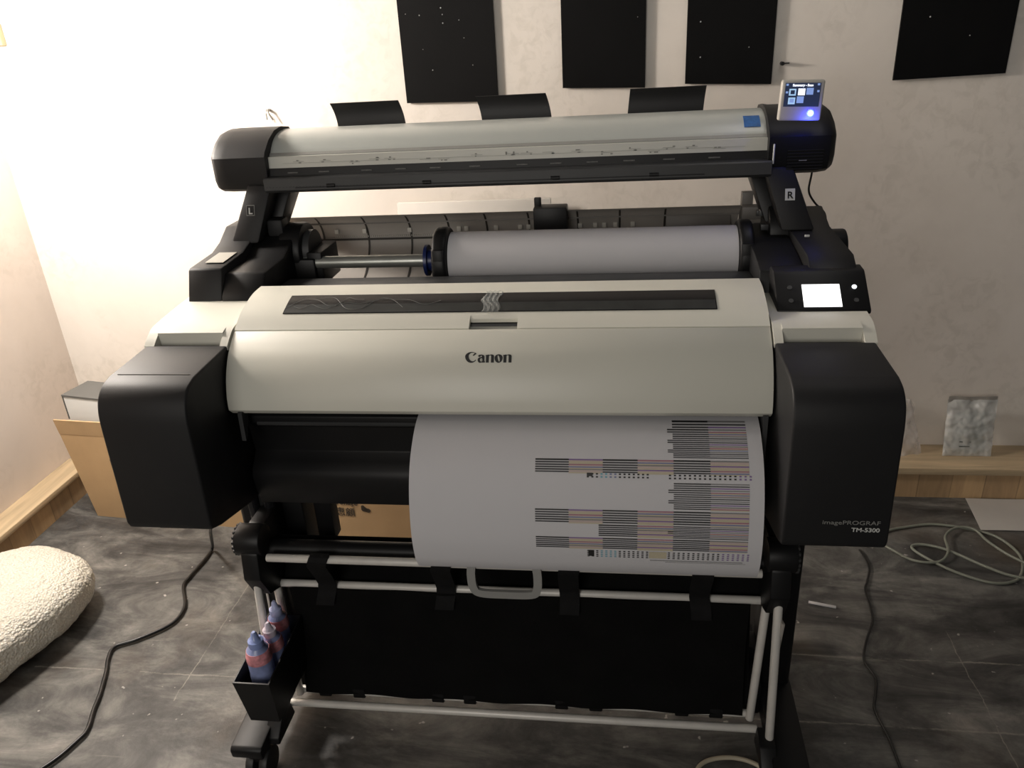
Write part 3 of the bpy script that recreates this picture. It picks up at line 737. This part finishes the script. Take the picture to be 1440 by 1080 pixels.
# ================================================================ tray with bottles at the left leg
def bin_obj():
    bm = bmesh.new()
    T = [(-.566, -.090, .330), (-.486, -.090, .330), (-.486, .105, .345), (-.566, .105, .345)]
    B = [(-.558, -.072, .205), (-.492, -.072, .205), (-.492, .095, .205), (-.558, .095, .205)]
    A = [bm.verts.new(p) for p in T]; C_ = [bm.verts.new(p) for p in B]
    bm.faces.new(C_[::-1])
    for i in range(4): bm.faces.new((A[i], C_[i], C_[(i+1) % 4], A[(i+1) % 4]))
    bmesh.ops.recalc_face_normals(bm, faces=bm.faces); bmesh.ops.solidify(bm, geom=bm.faces[:], thickness=.003)
    return from_bm('accessory_bin', bm, DARK2, None, 20)
tag(bin_obj(), 'open black plastic bin hanging on the left side of the printer stand', 'bin')
BOT = mat('cloudy_blue_plastic', (.30, .36, .62), .3, var=.35, vs=30, trans=.25)
BRED = mat('red_printed_band', (.58, .24, .27), .4, var=.5, vs=60)
CAPM = mat('milky_cap_plastic', (.62, .56, .64), .35, var=.1)
def bottle(x, y, h, r, label, capm, tiltv):
    b = empty('squeeze_bottle', (x, y, .210), label, 'bottle', 'bottles in the stand bin')
    rm = Matrix.Rotation(tiltv, 4, 'X')
    lathe('bottle_body', [(r*.9, 0), (r, .008), (r, h*.5), (r*.97, h*.55), (r*.98, h*.76), (r*.86, h*.84), (r*.5, h*.88), (r*.48, h*.9)], BOT, b, (x, y, .210), 24, rotm=rm)
    lathe('printed_band', [(r*1.01, h*.70), (r*1.012, h*.715), (r*1.0, h*.77), (r*.90, h*.835)], BRED, b, (x, y, .210), 24, rotm=rm)
    lathe('bottle_cap', [(r*.56, h*.87), (r*.62, h*.90), (r*.60, h*.955), (r*.34, h*.975), (r*.24, h*1.04), (r*.14, h*1.06)], capm, b, (x, y, .210), 20, rotm=rm)
    return b
bottle(-.524, -.038, .200, .0265, 'blue and red squeeze bottle nearest the front of the black bin', mat('clear_blue_cap', (.25, .32, .6), .25, var=.2), 0)
bottle(-.516, .016, .186, .0235, 'pink topped blue bottle standing in the middle of the black bin', CAPM, .04)
bottle(-.524, .066, .194, .0225, 'tall blue bottle with pointed cap at the rear of the black bin', mat('pale_blue_cap', (.42, .46, .7), .3, var=.1), 0)

# ================================================================ wall boards and small wall things
random.seed(11)
PX = [(-.4315, -.141, 1.332, 1.325, 'large black board on the back wall, leftmost of four, dotted with white specks'),
      (.0600, .308, 1.354, 1.344, 'black board on the back wall, second from the left'),
      (.4265, .6765, 1.349, 1.337, 'black board on the back wall just left of the small scanner touch screen'),
      (1.019, 1.322, 1.331, 1.336, 'black board on the back wall at far right, apart from the others')]
for i, (x0, x1, zl, zr, lab) in enumerate(PX):
    bm = bmesh.new()
    prof = [(x0, zl), (x1, zr), (x1+.001, 1.98), (x0+.001, 1.98)]
    def P(x, z, y): return bm.verts.new((x, y, z))
    A = [P(x, z, 1.331) for x, z in prof]; B = [P(x, z, 1.339) for x, z in prof]
    bm.faces.new(A); bm.faces.new(B[::-1])
    for k in range(4): bm.faces.new((A[k], B[k], B[(k+1) % 4], A[(k+1) % 4]))
    r = from_bm('wall_board', bm, PANEL, None, 0); tag(r, lab, 'wall board', 'black boards on the back wall')
    bm = bmesh.new()
    for k in range((16, 3, 5, 3)[i]):
        x = random.uniform(x0+.02, x1-.02); z = random.uniform(1.40, 1.75); s_ = random.uniform(.0012, .0024)
        bmesh.ops.create_icosphere(bm, subdivisions=1, radius=s_, matrix=Matrix.Translation((x, 1.3306, z)))
    from_bm('paint_specks', bm, SPECK, r, 0)
    bm = bmesh.new()
    add_box(bm, x0+.03, x0+.06, 1.339, 1.345, 1.6, 1.66); add_box(bm, x1-.06, x1-.03, 1.339, 1.345, 1.6, 1.66)
    from_bm('mounting_tape', bm, STRAP, r, 0)
hk = empty('wall_hook', (-.893, 1.345, 1.318), 'small grey metal hook screwed to the bright wall above the scanner left end', 'hook')
HM = mat('grey_metal', (.25, .24, .22), .4, .6, var=.1)
cyl('screw', (-.893, 1.345, 1.330), (-.893, 1.322, 1.330), .0045, HM, hk, 12)
tube('hook_wire', [(-.893, 1.325, 1.330), (-.888, 1.322, 1.320), (-.882, 1.322, 1.308), (-.878, 1.322, 1.300)], .0028, HM, hk)
tube('hook_wire', [(-.903, 1.335, 1.320), (-.899, 1.325, 1.312), (-.898, 1.325, 1.302)], .0022, HM, hk)
nl = empty('wall_nail', (.704, 1.345, 1.392), 'small black nail head in the wall right of the third black board', 'nail')
cyl('nail_head', (.704, 1.345, 1.392), (.704, 1.325, 1.392), .0055, DARK2, nl, 12); cyl('nail_tip', (.704, 1.330, 1.392), (.722, 1.322, 1.393), .002, DARK2, nl, 8)

tb_ = box('wooden_block', -1.80, -1.748, 1.322, 1.344, 1.567, 1.632, mat('tan_wood', (.40, .27, .16), .6, var=.1), bev=.002)
tag(tb_, 'small tan wooden block high on the wall at the far left corner', 'wood block')
# white board standing behind the rear tray
wb = box('white_foam_board', -.49, .015, 1.290, 1.305, .121, 1.028, mat('white_board', (.66, .63, .58), .6, var=.03), bev=.002)
tag(wb, 'white board leaning by the back wall, its top edge showing behind the rear tray', 'board')

# ================================================================ cartons
ang = math.atan2(-.105, 1.19)
CARD = mat('brown_cardboard', (.47, .31, .16), .75, var=.10, vs=5, bump=.1, bs=80)
CARD2 = mat('light_cardboard_flap', (.52, .35, .19), .75, var=.10, vs=6)
CT = empty('cardboard_carton', (-1.645, .958, 0), 'long brown cardboard carton standing on the floor behind the printer', 'carton', rz=0)
Rz = Matrix.Translation((-1.645, .958, 0)) @ Matrix.Rotation(ang, 4, 'Z')
bm = bmesh.new()
def cb(x0, x1, y0, y1, z0, z1, sh=0):
    vs = add_box(bm, x0, x1, y0, y1, z0, z1)
    for v in vs: v.co.x -= sh*v.co.z
    return vs
cb(0, 1.36, 0, .006, 0, .335, .14); cb(0, .006, .006, .19, 0, .335, .14); cb(1.354, 1.36, .006, .19, 0, .335, .14); cb(0, 1.36, .19, .196, 0, .335, .14); cb(0, 1.36, .006, .19, 0, .006, .14)
bmesh.ops.transform(bm, matrix=Rz, verts=bm.verts); from_bm('carton_body', bm, CARD, CT, 0)
bm = bmesh.new(); vs = cb(0, 1.36, -.001, .005, .335, .395, .14)
for v in vs:
    if v.co.z > .36: v.co.y -= .010; v.co.x += .010
bmesh.ops.transform(bm, matrix=Rz, verts=bm.verts); from_bm('carton_flap', bm, CARD2, CT, 0)
INKC = mat('carton_ink', (.06, .045, .03), .7, var=.2)
def ctext(name, s, size, u, z, align='LEFT', bold=0):
    mt = Rz @ Matrix.Translation((u, -.0012, z)) @ Matrix.Rotation(math.pi/2, 4, 'X')
    return text(name, s, size, mt, INKC, CT, align, bold=bold)
ctext('carton_lettering', 'Thank you for your Patronage', .027, 1.030, .1315, 'RIGHT', .0005)
ctext('carton_lettering', '謝謝惠顧', .035, 1.017, .090, 'RIGHT', .0002)
bm = bmesh.new()
for (a, b, r) in ((.0, 0, .012), (.018, -.006, .010), (-.004, .010, .008), (.009, -.004, .010)):
    add_cyl(bm, (a, -.0015, b), (a, .0005, b), r, 16)
bmesh.ops.transform(bm, matrix=Rz @ Matrix.Translation((1.050, 0, .119)) @ Matrix.Scale(.8, 4), verts=bm.verts)
from_bm('ink_mark', bm, INKC, CT, 0)
bm = bmesh.new(); add_box(bm, 0, .004, -.001, .001, 0, .045); add_box(bm, 0, .014, -.001, .001, 0, .004)
bmesh.ops.transform(bm, matrix=Rz @ Matrix.Translation((.125, 0, .20)), verts=bm.verts); from_bm('ink_mark', bm, INKC, CT, 0)
B2 = empty('storage_box', (-1.62, 1.08, .10), 'white sided box with dark lid sticking up out of the brown carton', 'box')
Rb = Matrix.Translation((-1.675, 1.01, 0)) @ Matrix.Rotation(math.radians(-11), 4, 'Z')
bm = bmesh.new(); add_box(bm, 0, .30, 0, .115, .008, .456); bmesh.ops.transform(bm, matrix=Rb, verts=bm.verts); bevel(bm, .002); from_bm('box_body', bm, mat('white_box_card', (.52, .52, .50), .6, var=.05), B2)
bm = bmesh.new(); add_box(bm, -.003, .303, -.002, .118, .456, .463); add_box(bm, -.003, .0, -.002, .118, .37, .456); bmesh.ops.transform(bm, matrix=Rb, verts=bm.verts); from_bm('box_lid', bm, mat('dark_grey_card', (.10, .10, .095), .55, var=.1), B2)

# ================================================================ bubble wrap
from mathutils import noise as mn
def bubble_mat():
    m = bpy.data.materials.new('bubble_wrap_film'); m.use_nodes = True; nt = m.node_tree; b = nt.nodes['Principled BSDF']
    b.inputs['Base Color'].default_value = (.62, .58, .50, 1); b.inputs['Roughness'].default_value = .35
    b.inputs['Subsurface Weight'].default_value = .5; b.inputs['Subsurface Radius'].default_value = (.03, .03, .025)
    tc = nt.nodes.new('ShaderNodeTexCoord')
    v = nt.nodes.new('ShaderNodeTexVoronoi'); v.inputs['Scale'].default_value = 150; nt.links.new(tc.outputs['Object'], v.inputs['Vector'])
    bp = nt.nodes.new('ShaderNodeBump'); bp.inputs['Strength'].default_value = .7; bp.inputs['Distance'].default_value = .006; bp.invert = True
    nt.links.new(v.outputs['Distance'], bp.inputs['Height']); nt.links.new(bp.outputs[0], b.inputs['Normal'])
    c = ramp(nt, v.outputs['Distance'], [(.0, (.82, .80, .72)), (.6, (.62, .58, .50))]); nt.links.new(c, b.inputs['Base Color'])
    return m
bm = bmesh.new(); bmesh.ops.create_icosphere(bm, subdivisions=7, radius=1)
for v in bm.verts:
    p = v.co.copy(); e = .62
    q = Vector([math.copysign(abs(c)**e, c) for c in p])
    q = Vector((q.x*.22, q.y*.46, q.z*.090))
    q.z *= (.85 + .25*max(0, min(1, .5-q.x/.5)))
    n = p.normalized()
    q += n*(.022*mn.noise(Vector((q.x*4, q.y*4, q.z*4)))+.003*mn.noise(q*26)+.0025*mn.noise(q*95))
    v.co = q
bmesh.ops.rotate(bm, verts=bm.verts, cent=(0, 0, 0), matrix=Matrix.Rotation(math.radians(-18), 3, 'Z'))
zmin = min(v.co.z for v in bm.verts); bmesh.ops.translate(bm, verts=bm.verts, vec=(-1.60, .14, .002-zmin))
for v in bm.verts:
    if v.co.z < .004: v.co.z = .004
    v.co.x = max(v.co.x, -1.77)
tag(from_bm('bubble_wrap', bm, bubble_mat(), None, 0), 'white bundle of bubble wrap lying on the floor by the left wall', 'bubble wrap')
bpy.data.objects['bubble_wrap'].data.shade_smooth()

# ================================================================ pouches on the ledge
PCH = mat('crinkled_clear_pouch', (.74, .75, .72), .12, alpha=.55, var=.35, vs=16, bump=1.0, bs=22, coat=.5)
def pouch_fn(x0, x1, z0, z1, ys, puff, seed):
    def fn(side):
        def f(u, v):
            x = x0+(x1-x0)*u; z = z0+(z1-z0)*v
            e = (math.sin(math.pi*u)*math.sin(math.pi*v))**.5 if 0 < u < 1 and 0 < v < 1 else 0
            n = mn.noise(Vector((x*26, z*26, seed+side)))*.007+mn.noise(Vector((x*70, z*70, seed)))*.003
            return (x+.002*mn.noise(Vector((0, z*40, seed))), ys+.035*v - side*(puff*e)+n*(1 if e else .3), z+.002*mn.noise(Vector((x*40, 0, seed))))
        return f
    return fn
pz = empty('zip_pouch', (1.41, 1.27, .121), 'clear crinkled zip pouch with grey insert standing on the wooden ledge', 'pouch')
fn = pouch_fn(1.325, 1.480, .122, .318, 1.262, .014, 3)
sheet('pouch_front', fn(1), 40, 50, PCH, pz); sheet('pouch_back', fn(-1), 24, 30, PCH, pz)
sheet('zip_header', lambda u, v: (1.327+.153*u, 1.2955+.004*v+.001*math.sin(u*14), .306+.022*v+.001*math.sin(u*9)), 30, 6, mat('hazy_header', (.30, .28, .25), .3, var=.2, vs=30), pz, .001)
ins = sheet('insert_card', lambda u, v: (1.352+.105*u, 1.262+.030*v, .135+.140*v), 4, 4, mat('grey_insert', (.36, .38, .35), .5, var=.08), pz, .001)
bm = bmesh.new()
for k in range(7): add_box(bm, 1.372, 1.405+.004*(k % 3), 1.2590+.0038*k, 1.2602+.0038*k, .158+.0155*k, .1615+.0155*k)
from_bm('insert_print', bm, mat('faded_print', (.10, .11, .10), .6, var=.1), ins, 0)
cbg = empty('plastic_bag', (1.2, 1.27, .121), 'crumpled clear plastic bag on the wooden ledge beside the printer right side', 'plastic bag')
CBG = mat('thin_clear_bag', (.72, .68, .65), .2, alpha=.38, var=.2, vs=14, bump=1.0, bs=25)
def cbf(side):
    def f(u, v):
        x = 1.115+.150*u*(1-.35*v)+.01*mn.noise(Vector((u*4, v*4, side))); z = .122+.190*v
        e = math.sin(math.pi*u)
        return (x, 1.280+.03*v-side*.022*e*(1-.5*v)+.008*mn.noise(Vector((u*6, v*7, side+4))), z+.006*mn.noise(Vector((u*5, v*3, 9))))
    return f
sheet('bag_front', cbf(1), 30, 36, CBG, cbg); sheet('bag_back', cbf(-1), 20, 24, CBG, cbg)

# ================================================================ floor things and cables
pp = sheet('paper_sheet', lambda u, v: (1.391+.30*u-.022*(1-v), 1.0+.184*v, .003+.0012*math.sin(u*5+v*3)), 16, 12, mat('dusty_white_paper', (.46, .44, .41), .7, var=.06), None, .0006)
tag(pp, 'flat pale sheet of paper on the floor by the wooden ledge at right', 'paper')
CORD = mat('black_cable', (.012, .012, .012), .35, var=.1)
c1 = tube('power_cord', [(-.640, .40, .74), (-.74, .41, .55), (-.865, .46, .36), (-.983, .60, .213), (-1.075, .73, .07), (-1.108, .770, .012), (-1.108, .72, .008), (-1.115, .63, .008), (-1.112, .585, .008), (-1.062, .50, .008), (-1.055, .44, .008), (-1.075, .40, .008), (-1.130, .350, .008), (-1.178, .318, .008), (-1.168, .27, .008), (-1.147, .229, .008), (-1.115, .15, .008), (-1.10, .10, .008), (-1.078, .04, .008), (-1.082, .005, .008), (-1.11, -.065, .008), (-1.20, -.18, .008)], .0052, CORD)
tag(c1, 'thick black power cord winding over the floor left of the printer', 'cable')
c2 = tube('network_cable', [(.66, .42, .75), (.80, .65, .40), (.955, .90, .02), (.972, .86, .006), (.975, .79, .006), (.950, .72, .006), (.936, .684, .006), (.928, .60, .006), (.918, .549, .006), (.880, .47, .006), (.857, .401, .006), (.868, .341, .006), (.850, .28, .006), (.838, .238, .006), (.846, .16, .006), (.847, .084, .006), (.85, -.05, .006)], .0032, CORD)
tag(c2, 'thin black cable trailing down the floor right of the printer', 'cable')
GC = mat('grey_green_cable', (.20, .21, .17), .5, var=.1)
c3 = tube('coiled_cable', [(.95, 1.03, .006), (1.05, .975, .006), (1.12, .995, .006), (1.229, 1.021, .006), (1.33, 1.00, .006), (1.40, .96, .006), (1.425, .87, .009), (1.40, .79, .009), (1.36, .745, .006), (1.29, .735, .006), (1.20, .79, .006), (1.13, .88, .006), (1.15, .905, .010), (1.22, .88, .012), (1.30, .80, .014), (1.37, .76, .010), (1.50, .74, .006), (1.62, .72, .006)], .0042, GC)
tag(c3, 'grey green cable in loose loops on the floor near the paper sheet', 'cable')
c4 = tube('looped_cable', [(.98, .99, .006), (1.05, .90, .006), (1.11, .83, .006), (1.18, .82, .010), (1.22, .86, .018), (1.24, .94, .018), (1.29, .99, .016), (1.34, .985, .016), (1.36, .92, .014), (1.40, .84, .016), (1.48, .78, .010), (1.6, .76, .006)], .0040, GC)
tag(c4, 'second grey green cable crossing the loops on the right floor', 'cable')
c5 = tube('beige_cable', [(.39, -.02, .006), (.405, .04, .006), (.435, .068, .006), (.49, .078, .006), (.54, .062, .006), (.575, .02, .006), (.58, -.05, .006)], .0050, mat('beige_cable', (.45, .40, .30), .5, var=.1))
tag(c5, 'beige cable loop on the dark floor at the bottom under the basket', 'cable')
c6 = tube('scanner_cable', [(.635, .53, 1.24), (.637, .545, 1.215), (.636, .55, 1.180), (.650, .55, 1.155), (.674, .55, 1.130), (.678, .55, 1.10), (.672, .54, 1.07), (.668, .50, 1.04)], .0022, CORD)
tag(c6, 'thin black cable hanging from the scanner right end behind the arm', 'cable')
c7 = tube('white_wire', [(-.585, .15, .47), (-.590, .16, .36), (-.588, .15, .27), (-.578, .13, .20)], .0028, mat('white_wire', (.6, .58, .54), .4, var=.05))
tag(c7, 'thin white wire hanging down beside the black bin', 'wire')
fk = box('white_chip', .765, .838, .610, .620, .001, .005, SPECK, bev=.001, rot=Matrix.Rotation(-.25, 3, 'Z'))
tag(fk, 'thin white sliver lying on the dark floor right of the printer', 'debris')
